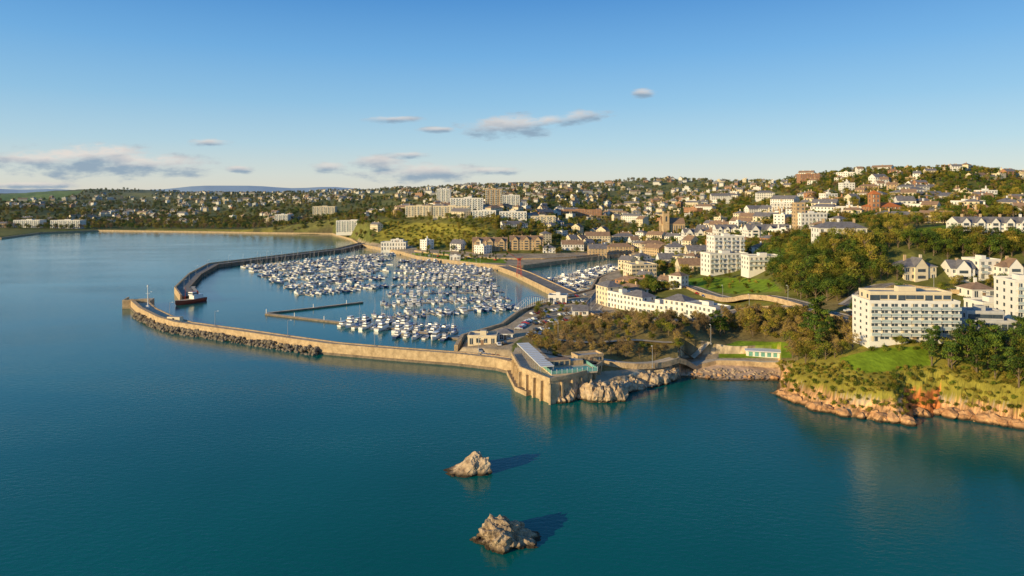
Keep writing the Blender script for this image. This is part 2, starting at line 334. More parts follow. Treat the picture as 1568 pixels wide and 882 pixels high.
def road(pxs,half=3.5,nm='coast_road',marks=True,m='asphalt',kerb=True,dz=0.25,skirt=1.0):
    mb=MB(); l=[ground(*p)[:2] for p in pxs]
    s=[l[0]]
    for a,b_,c in zip(l[:-2],l[1:-1],l[2:]): s+= [((a[0]+3*b_[0])/4,(a[1]+3*b_[1])/4),((c[0]+3*b_[0])/4,(c[1]+3*b_[1])/4)]
    s.append(l[-1]); drape(mb,s,half,m,marks=marks,kerb=kerb,dz=dz,skirt=skirt); ROADS.extend(dens(s,6)); return mb.obj(nm)
road([(905,476),(960,492),(1030,494),(1090,488),(1130,476),(1180,474),(1240,480),(1290,486),(1330,500)])
road([(985,415),(1005,428),(1035,438),(1090,452),(1150,460),(1220,464),(1245,472)],skirt=1.5)
road([(1300,470),(1330,448),(1370,438),(1440,446),(1500,447),(1567,452),(1640,456)],3.5)
road([(640,385),(700,392),(770,397),(850,396),(950,388),(1000,396),(1000,412),(930,438),(925,452),(905,476)],4)
road([(885,546),(935,558),(985,562),(1030,557),(1075,555),(1140,556),(1192,560)],1.3,'promenade_path',False,'paving',True,skirt=1.2)
road([(840,520),(900,528),(960,522),(1040,530),(1085,528)],1.5,'woodland_path',False,'paving',False)
road([(1085,395),(1130,402),(1180,395),(1230,372)],2.5,'hill_lane',False,'asphalt',True)
# ---------------------------------------------------------------- buildings
def bld(mb,X,Y,Zb,yaw,w,d,ns,sh=3.0,wall='w_white',roof='flat',rm='r_slate',base=5,balc=False,chim=0,rh=None,bayw=3.2,sides=True,detail=True,oy=0,ox=0,z0=0,gables=0,gl=0.5):
    T0=TR(X,Y,Zb,yaw); T=lambda p:T0((p[0]+ox,p[1]+oy,p[2]+z0)); h=ns*sh; hw=w/2
    mb.box(T,-hw,hw,0,d,-base,h,wall)
    if roof=='flat':
        mb.face([T((-hw+.3,.3,h+.05)),T((hw-.3,.3,h+.05)),T((hw-.3,d-.3,h+.05)),T((-hw+.3,d-.3,h+.05))],'r_flat')
        for a in [(-hw-.15,hw+.15,-.15,.3),(-hw-.15,hw+.15,d-.3,d+.15),(-hw-.15,-hw+.3,.3,d-.3),(hw-.3,hw+.15,.3,d-.3)]: mb.box(T,*a,h-.25,h+.75,wall)
        if w>9 and d>7: mb.box(T,-w*.1,w*.12,d*.35,d*.7,h+.06,h+2.2,wall,'r_flat')
    elif roof=='hip':
        r=rh or min(w,d)*0.28; o=.5; e=[(-hw-o,-o,h),(hw+o,-o,h),(hw+o,d+o,h),(-hw-o,d+o,h)]
        if w>=d: r0,r1=(-hw+d/2,d/2,h+r),(hw-d/2,d/2,h+r)
        else: r0,r1=(0,w/2,h+r),(0,d-w/2,h+r)
        E=[T(p) for p in e];A_,B_=T(r0),T(r1)
        if w>=d:
            mb.face([E[0],E[1],B_,A_],rm);mb.face([E[1],E[2],B_],rm);mb.face([E[2],E[3],A_,B_],rm);mb.face([E[3],E[0],A_],rm)
        else:
            mb.face([E[0],E[1],A_],rm);mb.face([E[1],E[2],B_,A_],rm);mb.face([E[2],E[3],B_],rm);mb.face([E[3],E[0],A_,B_],rm)
        mb.box(T,-hw-o,hw+o,-o,d+o,h-.25,h-.03,wall)
    else:
        r=rh or d*0.36; o=.4
        A_,B_=T((-hw-.2,d/2,h+r)),T((hw+.2,d/2,h+r))
        mb.face([T((-hw-.2,-o,h-.1)),T((hw+.2,-o,h-.1)),B_,A_],rm); mb.face([T((hw+.2,d+o,h-.1)),T((-hw-.2,d+o,h-.1)),A_,B_],rm)
        for s in(-1,1): mb.face([T((s*hw,0,h)),T((s*hw,d,h)),T((s*hw,d/2,h+r-.15))],wall)
    for g in range(gables):
        cx=-hw+w*(g+.5)/gables; gw=min(w/gables*.3,3.5); gh=gw*1.25
        mb.box(T,cx-gw,cx+gw,-1.0,0,-base,h,wall)
        mb.face([T((cx-gw,-1.0,h)),T((cx+gw,-1.0,h)),T((cx,-1.0,h+gh))],wall)
        mb.face([T((cx-gw-.3,-1.3,h-.2)),T((cx,-1.3,h+gh+.2)),T((cx,d/2,h+gh+.2)),T((cx-gw-.3,d/2,h-.2))],rm)
        mb.face([T((cx+gw+.3,-1.3,h-.2)),T((cx,-1.3,h+gh+.2)),T((cx,d/2,h+gh+.2)),T((cx+gw+.3,d/2,h-.2))],rm)
        for k in range(ns):
            mb.face([T((cx-gw*.6,-1.05,k*sh+.8)),T((cx+gw*.6,-1.05,k*sh+.8)),T((cx+gw*.6,-1.05,k*sh+2.3)),T((cx-gw*.6,-1.05,k*sh+2.3))],'glass')
    for c in range(chim):
        cx=-hw+w*(c+.5)/chim+U(-.6,.6); cy=d*.5
        mb.box(T,cx-.6,cx+.6,cy-.4,cy+.4,h,h+(rh or d*.3)+1.6,'w_sand' if R()<.5 else wall)
    nb=max(1,int(w/bayw)); ww=bayw*gl*.5
    for k in range(ns):
        zz=k*sh
        for i in range(nb):
            x=-hw+w*(i+.5)/nb; a=ww*(1.35 if (k==0 and R()<.15) else 1); z1=zz+.9 if k or i%3 else zz+.1; z2=zz+sh*.8
            mb.face([T((x-a,-.05,z1)),T((x+a,-.05,z1)),T((x+a,-.05,z2)),T((x-a,-.05,z2))],'glass')
            mb.face([T((x+a,d+.05,z1)),T((x-a,d+.05,z1)),T((x-a,d+.05,z2)),T((x+a,d+.05,z2))],'glass')
            if detail:
                mb.box(T,x-a-.15,x+a+.15,-.22,0.02,z1-.2,z1-.02,wall); mb.box(T,x-.06,x+.06,-.11,-.02,z1,z2,'metal_white')
                if R()<.3: mb.box(T,x-a,x-a+U(.3,a),-.09,-.06,z1,z2,'w_cream')
            if balc and k>0 and (i%2==0 or balc==2):
                mb.box(T,x-bayw*.48,x+bayw*.48,-1.5,.02,zz-.2,zz,wall)
                mb.box(T,x-bayw*.48,x+bayw*.48,-1.5,-1.44,zz+.02,zz+1.0,'glass_rail')
        if sides:
            ms=max(1,int(d/4))
            for i in range(ms):
                y=d*(i+.5)/ms
                for s in(-1,1):
                    xx=s*(hw+.05); mb.face([T((xx,y-.6,zz+.9)),T((xx,y+.6,zz+.9)),T((xx,y+.6,zz+sh*.8)),T((xx,y-.6,zz+sh*.8))],'glass')
    if detail: mb.box(T,-.65,.65,-.12,.01,0,2.2,'r_brown'); mb.box(T,-1.1,1.1,-1.0,.01,2.4,2.6,wall)
EXC=[]
def B(name,x0,x1,yb,yt,d=12,yaw=0,mb=None,rf=0.0,**kw):
    own=mb is None
    if own: mb=MB()
    X,Y,Zg=ground((x0+x1)/2,yb); ya=math.radians(yaw)
    wd=(x1-x0)*Y/F/max(.6,math.cos(ya)); hh=(yb-yt)*Y/F
    if kw.get('roof','flat')!='flat': hh*=0.76
    ns=kw.pop('ns',max(1,round(hh/3.1))); sh=hh/ns
    bld(mb,X,Y,Zg,ya,wd,d,ns,sh=sh,**kw)
    cx=X-math.sin(ya)*d/2; cy=Y+math.cos(ya)*d/2
    k=max(1,int(wd/d)); 
    for i in range(k):
        t=-wd/2+wd*(i+.5)/k; EXC.append((cx+t*math.cos(ya),cy+t*math.sin(ya),max(d,wd/k)*.62+3))
    if own: return mb.obj(name)
    return X,Y,Zg,wd,sh*ns
# --- near right
mb=MB(); X,Y,Zg,wd,hh=B('',1332,1466,524,464,14,yaw=-3,mb=mb,ns=6,balc=2,bayw=3.3,gl=.7)
bld(mb,X,Y,Zg+hh,math.radians(-3),wd-3,9,1,3.0,base=0,oy=2.5,bayw=3,gl=.9,detail=False,wall='w_cream'); mb.obj('seafront_apartment_block')
mb=MB(); X,Y,Zg,wd,hh=B('',1478,1552,521,494,13,yaw=-8,mb=mb,ns=2,balc=2,wall='w_grey',bayw=5,gl=.8)
bld(mb,X,Y,Zg+hh,math.radians(-8),wd*.7,8,1,3,base=0,oy=3,bayw=4,gl=.9,wall='w_grey',detail=False); mb.obj('modern_apartment_building')
B('white_apartment_tower',1557,1600,500,432,14,yaw=-6,ns=6,balc=1)
B('white_terrace_building',1472,1640,361,336,13,yaw=-6,roof='gable',gables=8,chim=6,ns=3,rh=3.4)
B('victorian_villa',1382,1434,429,402,13,yaw=5,roof='hip',chim=2,wall='w_cream',ns=2,gables=1)
B('detached_house',1456,1490,431,406,11,yaw=-8,roof='gable',chim=1,ns=2,gables=1)
B('detached_house',1498,1532,428,400,12,yaw=4,ns=3,balc=1)
B('detached_house',1537,1572,428,404,12,yaw=-5,roof='hip',rm='r_brown',chim=1,ns=2,gables=1)
B('detached_house',1490,1526,456,440,11,yaw=0,roof='hip',rm='r_brown',chim=1,ns=1)
B('seaside_house',1505,1556,480,466,12,yaw=0,ns=1)
# --- stepped hotel
mb=MB(); X,Y,Zg,wd,hh=B('',1086,1148,419,390,14,yaw=12,mb=mb,balc=1); B('',1146,1200,415,394,12,yaw=5,mb=mb,balc=2); 
bld(mb,X+4,Y+12,Zg,math.radians(8),23,13,8,3.1,balc=1); mb.obj('white_stepped_hotel')
# --- crescent
mb=MB(); cp=[(913,466),(930,470),(955,475),(985,480),(1015,484),(1050,487),(1095,485)]
for i in range(6):
    a=ground(*cp[i]);c=ground(*cp[i+1]); mx,my=(a[0]+c[0])/2,(a[1]+c[1])/2; wd=math.hypot(c[0]-a[0],c[1]-a[1]); ya=math.atan2(c[1]-a[1],c[0]-a[0])
    bld(mb,mx,my,(a[2]+c[2])/2,ya,wd-.1,11,[4,3,3,2,3,2][i],3.0,wall='w_white' if i!=0 else 'w_cream',roof='flat' if i%2 else 'hip',rm='r_slate',bayw=2.8)
    EXC.append((mx,my+6,12))
mb.obj('harbourside_crescent_terrace')
B('glass_fronted_block',966,1006,429,406,16,yaw=15,wall='w_cream',gl=.85)
# --- upper right
mb=MB(); X,Y,Zg,wd,hh=B('',1330,1380,332,312,13,mb=mb,roof='hip',rm='r_red',wall='w_brick',chim=2)
bld(mb,X-wd*.32,Y-1.5,Zg,0,7,7,5,3.9,wall='w_brick',roof='hip',rm='r_red',rh=3.5); mb.obj('red_roofed_villa')
mb=MB(); X,Y,Zg,wd,hh=B('',1226,1268,352,328,13,mb=mb,yaw=6); bld(mb,X-wd*.42,Y+4,Zg,0,8,8,7,3.1,wall='w_sand'); mb.obj('hillside_hotel')
B('white_long_house',1257,1328,367,344,13,yaw=-4,roof='hip',chim=3)
B('brick_apartment_building',1226,1256,281,267,14,wall='w_brick')
for a in [(1290,1308,295,281),(1340,1362,284,268),(1440,1466,310,297),(1505,1528,305,292),(1470,1500,322,309),(1395,1420,300,288),(1160,1186,305,293),(1262,1282,310,297),(1375,1400,318,305),(1410,1440,327,314),(1285,1320,330,318),(1145,1175,330,317),(1185,1212,325,312),(1090,1120,310,298),(1540,1565,320,306)]:
    B('hillside_villa',*a,13,yaw=U(-15,15),roof=random.choice(['flat','hip','gable']),chim=1)
# church
mb=MB(); X,Y,Zg,wd,hh=B('',1014,1050,357,338,16,mb=mb,roof='gable',wall='w_sand',rm='r_brown',ns=1,rh=8)
T=TR(X-wd*.32,Y-4,Zg,0); mb.box(T,-4,4,0,8,-3,27,'w_sand')
for s in(-1,1):
    for yy in(0.2,7): mb.box(T,s*3.6-.6,s*3.6+.6,yy-.4,yy+1,27,30,'w_sand')
mb.face([T((-1.2,-.05,16)),T((1.2,-.05,16)),T((1.2,-.05,22)),T((0,-.05,24)),T((-1.2,-.05,22))],'glass'); mb.obj('stone_church')
for a in [(1046,1096,370,352,12),(1098,1132,366,346,12),(1145,1212,362,350,14)]: B('white_terrace_building',*a,roof='gable',chim=4,gables=3)
for a,c in [((982,1020,388,370),'w_cream'),((1022,1050,392,375),'w_white'),((1052,1084,396,382),'w_cream'),((902,930,394,380),'w_sand'),((932,972,391,376),'w_sand'),((896,934,374,358),'w_cream'),((860,894,384,372),'w_white'),((940,975,372,360),'w_cream'),((1010,1035,408,394),'w_white'),((1040,1080,416,404),'w_cream')]:
    B('harbourside_building',*a,d=14,wall=c,roof='hip' if R()<.5 else 'gable',chim=2,rm=random.choice(['r_slate','r_brown']))
B('shopping_arcade_building',858,922,334,322,22,wall='w_brick'); B('stone_terrace_building',722,776,385,366,14,wall='w_sand',roof='gable',chim=4,gables=3,rm='r_brown'); B('stone_terrace_building',780,832,383,363,14,wall='w_sand',roof='gable',chim=4,gables=3,rm='r_brown')
mb=MB(); X,Y,Zg,wd,hh=B('',583,621,384,372,16,mb=mb,ns=2); bld(mb,X+4,Y+3,Zg+hh,0,wd*.5,8,1,3,base=0); mb.obj('white_pavilion')
for nm,a,c in [('white_tower_block',(669,690,316,290),'w_white'),('clifftop_hotel',(690,740,326,304),'w_white'),('clifftop_hotel',(664,720,332,317),'w_cream'),('white_tower_block',(768,795,322,300),'w_white'),('clifftop_hotel',(742,768,322,290),'w_sand'),
 ('clifftop_hotel',(724,760,334,324),'w_white'),('clifftop_hotel',(764,806,336,325),'w_white'),('clifftop_hotel',(620,660,332,316),'w_cream'),('clifftop_hotel',(808,850,344,332),'w_cream'),
 ('seafront_hotel',(514,565,357,340),'w_white'),('seafront_hotel',(480,514,334,319),'w_cream'),('seafront_hotel',(420,440,342,329),'w_white'),('seafront_hotel',(21,61,349,338),'w_white'),('seafront_hotel',(77,122,350,338),'w_white')]:
    B(nm,*a,d=20,wall=c,bayw=4,balc=1,roof='flat')
B('harbour_office',716,760,528,516,9,yaw=-4,wall='w_cream',ns=1); B('harbour_kiosk',762,785,520,508,7,roof='hip',wall='w_white',ns=1); B('harbour_kiosk',878,902,484,474,8,roof='gable',ns=1)
B('marina_office',838,866,466,454,9,yaw=-10,wall='w_white',ns=1); B('harbour_kiosk',690,706,400,394,8,wall='w_white',ns=1)
mb=MB(); X,Y,Zg=ground(1172,548); T=TR(X,Y,Zg,-.25); mb.box(T,-8,8,0,4,-2,2.6,'w_white','r_flat'); mb.box(T,-8.6,8.6,-1.6,4.4,2.63,2.95,'metal_white')
for i in range(6): mb.face([T((-7+i*2.5,-.05,.3)),T((-5.4+i*2.5,-.05,.3)),T((-5.4+i*2.5,-.05,2.1)),T((-7+i*2.5,-.05,2.1))],'aqua_glass')
mb.obj('beach_cafe'); EXC.append((X,Y,10))
# ---------------------------------------------------------------- headland terrace
mb=MB(); tp=[(784,573),(797,598),(842,618),(868,613),(902,603),(922,588)]
wl=[sea(*p) for p in tp]; top=8.0
back=[(34.5,258),(30,276),(10,288),(1.5,288)]
ring=wl+back
bot=[(x+(0.6 if i<3 else 0),y-1.2,-3) for i,(x,y) in enumerate(ring)]
tv=[(x,y,top) for x,y in ring]
for i in range(len(ring)):
    j=(i+1)%len(ring); mb.face([bot[i],bot[j],tv[j],tv[i]],'stone')
mb.face([(x,y,top) for x,y in ring],'paving')
rl=dens(wl,2.2)
slab(mb,rl,-.35,.35,top-.2,top+1.1,'stone','stone')
for i in range(2,len(rl)-1,2):
    x,y=rl[i]; a=Vector((rl[i+1][0]-rl[i-1][0],rl[i+1][1]-rl[i-1][1])).normalized(); T=TR(x,y-.6,0,math.atan2(a.y,a.x)); mb.box(T,-.35,.35,-1.1,.6,-2,top-.8,'stone',tx=.05,ty=.25)
l1=offset(rl[:int(len(rl)*.45)],-1.2); slab(mb,l1,-1.0,1.0,-3,1.7,'stone','stone_dark')
mb.obj('headland_retaining_wall')
mb=MB()
a=Vector((3.0,284));c=Vector((11.5,246)); d=(c-a); ln=d.length; ya=math.atan2(d.y,d.x); T=TR(a.x,a.y,top,ya)
mb.box(T,0,ln,-1,4.2,2.6,2.9,'metal_white'); 
for i in range(14):
    x=.4+i*(ln-.8)/13; mb.box(T,x-.1,x+.1,-.9,-.7,0,2.6,'metal_grey'); mb.box(T,x-.1,x+.1,3.9,4.1,0,2.6,'metal_grey'); mb.box(T,x-.08,x+.08,-1.02,4.22,2.9,3.05,'metal_grey')
mb.obj('covered_walkway')
mb=MB(); T=TR(14.5,243.5,top,0.27)
mb.box(T,0,18,0,15,0.01,.5,'paving','paving'); mb.face([T((1,1,.55)),T((17,1,.55)),T((17,8,.55)),T((1,8,.55))],'pool')
for i in range(10):
    x=i*2
    for y in (0,15): mb.box(T,x-.08,x+.08,y-.08,y+.08,.5,2.2,'metal_white')
    if i<9:
        mb.box(T,x+.12,x+1.88,-.04,.04,.6,1.8,'aqua_glass'); mb.box(T,x+.12,x+1.88,14.96,15.04,.6,2,'aqua_glass')
for x in (0,18):
    for i in range(6): mb.box(T,x-.04,x+.04,i*2.5+.1,i*2.5+2.4,.6,1.8,'aqua_glass')
mb.box(T,2,11,10,14.4,.5,2.9,'w_sand','r_brown'); mb.box(T,11.4,16.5,10.5,14,.5,2.2,'stone','r_flat')
for i in range(4): mb.face([T((2.6+i*2.1,9.95,.9)),T((4+i*2.1,9.95,.9)),T((4+i*2.1,9.95,2.4)),T((2.6+i*2.1,9.95,2.4))],'glass')
mb.obj('glass_walled_pool')
mb=MB(); bld(mb,31,262,top,0.35,11,6,1,2.6,wall='stone',roof='flat'); mb.obj('terrace_pavilion')
EXC+= [(20,252,13),(8,268,12),(28,262,6)]
# ---------------------------------------------------------------- rocks
import bmesh
from mathutils import noise as mn
def rock(mb,cx,cy,cz,rx,ry,rz,seed,sub=3,m='wet_rock',rid=0.5,prof=None,yaw=0):
    bm=bmesh.new(); bmesh.ops.create_icosphere(bm,subdivisions=sub,radius=1)
    i0=len(mb.v); c,s=math.cos(yaw),math.sin(yaw); k=mb.mi(m)
    for v in bm.verts:
        p=v.co.copy(); q=p*1.3+Vector((seed*3.1,seed*1.7,seed))
        nn=mn.fractal(q,1.0,2.1,5)*rid+ (abs(mn.noise(q*2.3))*-rid*.7) + mn.cell(q*2.6)*rid*.25
        p=p*(1+nn)
        x,y,z=p.x*rx,p.y*ry,p.z*rz
        if prof: x,y,z=prof(x/rx,y/ry,z/rz); x*=rx;y*=ry;z*=rz
        mb.v.append((cx+x*c-y*s,cy+x*s+y*c,cz+z))
    for f in bm.faces: mb.f.append(tuple(i0+v.index for v in f.verts)); mb.m.append(k)
    bm.free()
mb=MB(); X,Y=sea(714,722)
rock(mb,X-.3,Y,-.7,6.8,4.0,4.5,3.3,5,'wet_rock',.26,prof=lambda x,y,z:(x+.2*max(z,0),y*(1-.25*max(z,0)),z*(.36+.80*(min(1.1,max(0,x+1))/1.1)**1.3+.45*max(0,x)) if z>0 else z))
for i in range(8): rock(mb,X+U(-7.5,6),Y+U(-3,2),-.4,U(.5,1.3),U(.5,1.2),U(.5,.9),i+40,2,'wet_rock',.3)
mb.obj('sea_rock')
mb=MB(); X,Y=sea(770,826)
rock(mb,X,Y,-.8,6.2,4.8,5.8,8.1,5,'stack_rock',.40,prof=lambda x,y,z:(x+.05*z,y,z*(1-.32*abs(x)) if z>0 else z))
rock(mb,X-1.5,Y+.5,.2,3.6,3,4.4,12.7,4,'stack_rock',.45)
for i in range(30): rock(mb,X+U(-6.5,8),Y+U(-3.5,3),-.45,U(.8,2.0),U(.6,1.5),U(.6,1.3),i,2,'stack_rock',.4)
mb.obj('sea_rock')
mb=MB()
for i in range(75):
    tt=i/75; pts=[(846,614),(868,616),(888,608),(905,616),(945,614),(955,602),(1000,592),(1036,580)]
    k=min(6,int(tt*7)); f=tt*7-k; px=pts[k][0]*(1-f)+pts[k+1][0]*f; py=pts[k][1]*(1-f)+pts[k+1][1]*f
    X,Y=sea(px,py); big=1 if px<950 else .75
    rock(mb,X+U(-1,1),Y+U(0,4.5),U(-.5,2.6)*big,U(1.6,3.0),U(1.6,3),U(2.2,4.8)*big,i*1.37,3,'wet_rock',.4)
mb.obj('limestone_cliff')
mb=MB()
for i in range(190):
    px=U(1188,1568) if i<165 else U(1050,1195); py=np.interp(px,[1050,1190,1192,1250,1330,1398,1410,1432,1500,1568],[578,583,603,628,642,650,636,634,645,656])
    X,Y=sea(px,py); s_=U(.5,1.9) if i<165 else U(.3,.8)
    rock(mb,X+U(-1,1),Y+U(-1,3.2),U(-.3,.9),s_*1.5,s_*1.3,s_*1.2,i*1.7,2,'cliff_rock',.4)
mb.obj('shore_rocks')
mb=MB()
for i in range(160):
    px=U(1050,1195); X,Y=sea(px,576+ (px-1050)*.03+U(-6,5)); rock(mb,X,Y,max(0,hz(X,Y)),U(.4,.9),U(.4,.9),U(.3,.7),i*1.3,1,'wet_rock',.3)
mb.obj('beach_boulders')
mb=MB(); ra=offset(dens([sea(*p) for p in [(212,484),(240,499),(268,508),(350,520),(420,531),(490,542)]],1.5),-2)
for i in range(560):
    p=random.choice(ra); k=U(-2.2,1.8); s_=U(.5,1.4); rock(mb,p[0]+U(-1,1),p[1]+k,1.1+k*.7+U(-.5,.4),s_,s_*U(.7,1.1),s_*U(.6,1),i*1.1,1,'armour_mat',.35)
mb.obj('rock_armour')
# ---------------------------------------------------------------- boats
def hull(mb,L_,Bm,fb,m,deck,T=I):
    st=[(-.5,.78,.95),(-.3,.95,.95),(0,1,1),(.25,.82,1.08),(.4,.45,1.18),(.5,.03,1.3)]
    rings=[]
    for t_,b_,g in st:
        y=t_*L_; hb=b_*Bm/2; rings.append([(-hb,y,fb*g),(-hb*.93,y,fb*.35*g),(-hb*.7,y-(.04*L_ if t_>.4 else 0),-.25),(0,y-(.06*L_ if t_>.4 else 0),-.5),(hb*.7,y-(.04*L_ if t_>.4 else 0),-.25),(hb*.93,y,fb*.35*g),(hb,y,fb*g)])
    for a,c in zip(rings[:-1],rings[1:]):
        for j in range(6): mb.face([T(a[j]),T(c[j]),T(c[j+1]),T(a[j+1])],m)
        mb.face([T(a[0]),T(a[6]),T(c[6]),T(c[0])],deck)
    mb.face([T(p) for p in rings[0]],m)
def sailboat(m='gel_white',cov='canvas_blue',L_=10.5,deck='gel_white'):
    mb=MB(); hull(mb,L_,3.3,1.15,m,deck); 
    mb.box(I,-.95,.95,-1.2,2.6,1.1,1.65,'gel_white','gel_white',.2,.4)
    for s in(-1,1): mb.face([(s*.9,-.8,1.3),(s*.9,2.0,1.3),(s*.84,1.9,1.5),(s*.84,-.7,1.5)],'glass')
    mb.box(I,-1.0,1.0,-4.4,-1.7,1.16,1.22,'teak'); mb.box(I,-1.1,1.1,-1.9,-.9,1.3,2.1,cov,None,.2,.2)
    mb.cyl(I,(0,.9,1.2),(0,.9,L_*1.25),.085,.05,'mast',5); mb.cyl(I,(0,.8,2.3),(0,-3.4,2.3),.07,.07,'mast',5); mb.cyl(I,(0,.5,2.5),(0,-3.2,2.45),.26,.16,cov,6)
    mb.cyl(I,(0,L_*.48,1.4),(0,.95,L_*1.18),.05,.03,'mast',4)
    for s in(-1,1): mb.cyl(I,(s*1.5,.6,1.1),(0,.9,L_*1.2),.015,.015,'mast',3)
    mb.cyl(I,(-1,.9,L_*.75),(1,.9,L_*.75),.04,.04,'mast',4)
    for y in(-5,-4.2): mb.cyl(I,(-.9,y,1.1),(-.9,y,1.8),.03,.03,'mast',3)
    return mb.mesh('sailing_boat_mesh')
def motorboat(m='gel_white',L_=11,fly=True):
    mb=MB(); hull(mb,L_,3.7,1.5,m,'gel_white'); mb.box(I,-1.4,1.4,-2.4,2.6,1.5,2.3,'gel_white','gel_white',.1,.3); mb.box(I,-1.32,1.32,-2.0,2.1,2.3,3.0,'glass','gel_white',.2,.5); mb.box(I,-1.25,1.25,-2.6,1.3,3.0,3.15,'gel_white')
    mb.box(I,-1.3,1.3,-5.0,-2.6,1.5,1.56,'teak')
    if fly:
        mb.box(I,-1.1,1.1,-2,.9,3.15,3.75,'gel_white',None,.1,.2); mb.box(I,-.95,.95,-1.7,.6,3.76,3.8,'canvas_blue')
        for s in(-1,1): mb.cyl(I,(s*1.2,-2.3,3.1),(s*1.0,-1.9,4.7),.09,.07,'gel_white',5)
        mb.box(I,-1.05,1.05,-2.1,-1.7,4.65,4.8,'gel_white'); mb.cyl(I,(0,-1.9,4.8),(0,-1.9,6.6),.05,.03,'mast',4)
    for s in(-1,1):
        mb.cyl(I,(s*1.5,.5,2.2),(s*.4,4.9,2.6),.04,.04,'mast',4)
    return mb.mesh('motor_yacht_mesh')
SB=[sailboat(),sailboat('gel_white','canvas_blue',11,'teak'),sailboat('gel_white','gel_navy',9),sailboat('gel_white','teak',12,'gel_white'),sailboat('gel_navy','canvas_blue',11.5,'teak')]
MY=[motorboat(),motorboat('gel_white',12,True),motorboat('gel_navy',12,True),motorboat('gel_white',8,False)]
nb_=0
def addboat(x,y,yaw,psail=.62):
    global nb_
    s=R()<psail; me=random.choice(SB if s else MY); 
    o=bpy.data.objects.new('sailing_boat' if s else 'motor_yacht',me); k=U(.68,1.1); o.scale=(k,k,k*U(.9,1.1)); o.location=(x,y,U(-.05,.05)); o.rotation_euler=(U(-.015,.015),0,yaw+U(-.05,.05)); scene.collection.objects.link(o); nb_+=1
def berth(a,b_,psail=.6,sides=(-1,1),dn=.86,sp_=5.2):
    a=Vector(a);b_=Vector(b_); d=(b_-a); ln=d.length; d.normalize(); nrm=Vector((-d.y,d.x)); ya=math.atan2(d.y,d.x)
    mb=MB(); T=TR(a.x,a.y,0,ya); mb.box(T,0,ln,-1.2,1.2,-.3,.45,'wood_deck')
    k=int(ln/sp_)
    for i in range(k):
        x=(i+.5)*sp_
        for s in sides:
            if i%2==0: mb.box(T,x+sp_/2-.35,x+sp_/2+.35,min(s*1.1,s*9),max(s*1.1,s*9),-.3,.4,'wood_deck')
            if R()<dn:
                p=a+d*x+nrm*s*7.2
                if sdist(np.array([p.x]),np.array([p.y]))[0]>-7: continue
                addboat(p.x,p.y,ya+(math.pi if R()<.35 else 0),psail)
    for i in range(0,k,6): mb.cyl(T,(i*sp_,1.3,-2),(i*sp_,1.3,2.6),.2,.2,'metal_white',6)
    mb.obj('marina_pontoon')
def rows(l0,l1,nrow,**kw):
    a0,b0=sea(*l0[0]),sea(*l0[1]);a1,b1=sea(*l1[0]),sea(*l1[1])
    for i in range(nrow):
        t_=i/(nrow-1); berth((a0[0]+(a1[0]-a0[0])*t_,a0[1]+(a1[1]-a0[1])*t_),(b0[0]+(b1[0]-b0[0])*t_,b0[1]+(b1[1]-b0[1])*t_),**kw)
rows(((375,411),(598,390)),((456,452),(590,437)),6)
rows(((620,400),(745,411)),((572,488),(788,469)),8)
rows(((520,494),(700,510)),((610,511),(705,516)),2,dn=.7,psail=.4)
rows(((850,432),(948,408)),((862,448),(905,437)),3)
def pont(pxs,wd=2.5,nm='floating_breakwater'):
    l=dens([sea(*p) for p in pxs],10); mb=MB(); slab(mb,l,-wd/2,wd/2,-.3,.9,'stone_dark','paving')
    for p in l[::2]: mb.cyl(I,(p[0],p[1],-2),(p[0],p[1],3.2),.3,.3,'metal_white',6)
    mb.obj(nm)
pont([(408,481),(480,473),(555,464)]); pont([(408,482),(520,495),(620,506)]); pont([(620,506),(712,522)])
mb=MB(); hull(mb,24,6.5,2.6,'gel_red','teak'); mb.box(I,-2.2,2.2,-9,-1,2.6,5.2,'gel_white','gel_white',.1,.1); mb.box(I,-2.0,2.0,-4,0,5.2,7.4,'gel_white','gel_red',.1,.2); mb.box(I,-2.05,2.05,-3.8,.02,5.9,6.7,'glass')
mb.cyl(I,(0,4,2.6),(0,4,11),.15,.1,'metal_red'); mb.cyl(I,(0,4,3.5),(0,9,8),.1,.08,'metal_red'); mb.cyl(I,(0,-6,5.2),(0,-6,7.6),.7,.6,'gel_red',8)
o=mb.obj('ferry_boat'); X,Y=sea(291,461); o.location=(X+4,Y-8,0); o.rotation_euler=(0,0,2.75)
mb=MB(); X,Y=sea(795,424,3.6); T=TR(X,Y,3.6,.3)
for x in(-2,2):
    for y in(-2,2): mb.cyl(T,(x,y,0),(x*.4,y*.4,14),.22,.16,'metal_red',5)
for k in range(1,5): mb.box(T,-2+k*.3,2-k*.3,-2+k*.3,-1.8+k*.3,k*2.8,k*2.8+.25,'metal_red'); mb.box(T,-2+k*.3,2-k*.3,1.8-k*.3,2-k*.3,k*2.8,k*2.8+.25,'metal_red')
mb.box(T,-1.3,1.3,-1.3,1.3,14,16,'gel_red','r_slate'); mb.cyl(T,(-1,0,15),(-11,0,22),.25,.15,'metal_red',5); mb.cyl(T,(-11,0,22),(-11,0,8),.05,.05,'tyre',4); mb.cyl(T,(1,0,15),(3.5,0,17),.3,.2,'metal_red',5)
mb.obj('dockside_crane')
mb=MB(); a=sea(788,486);c=sea(838,470); ya=math.atan2(c[1]-a[1],c[0]-a[0]); ln=math.hypot(c[0]-a[0],c[1]-a[1]); T=TR(a[0],a[1],3.6,ya); 
mb.box(T,0,ln,-1.3,1.3,0,.4,'wood_deck')
pv=None
for i in range(17):
    x=ln*i/16; z=6*math.sin(math.pi*i/16)
    for s in(-1.5,1.5):
        if pv: mb.cyl(T,(pv[0],s,pv[1]),(x,s,z),.22,.22,'metal_white',6)
        mb.cyl(T,(x,s,.3),(x,s,max(.4,z)),.06,.06,'metal_white',4)
    pv=(x,z)
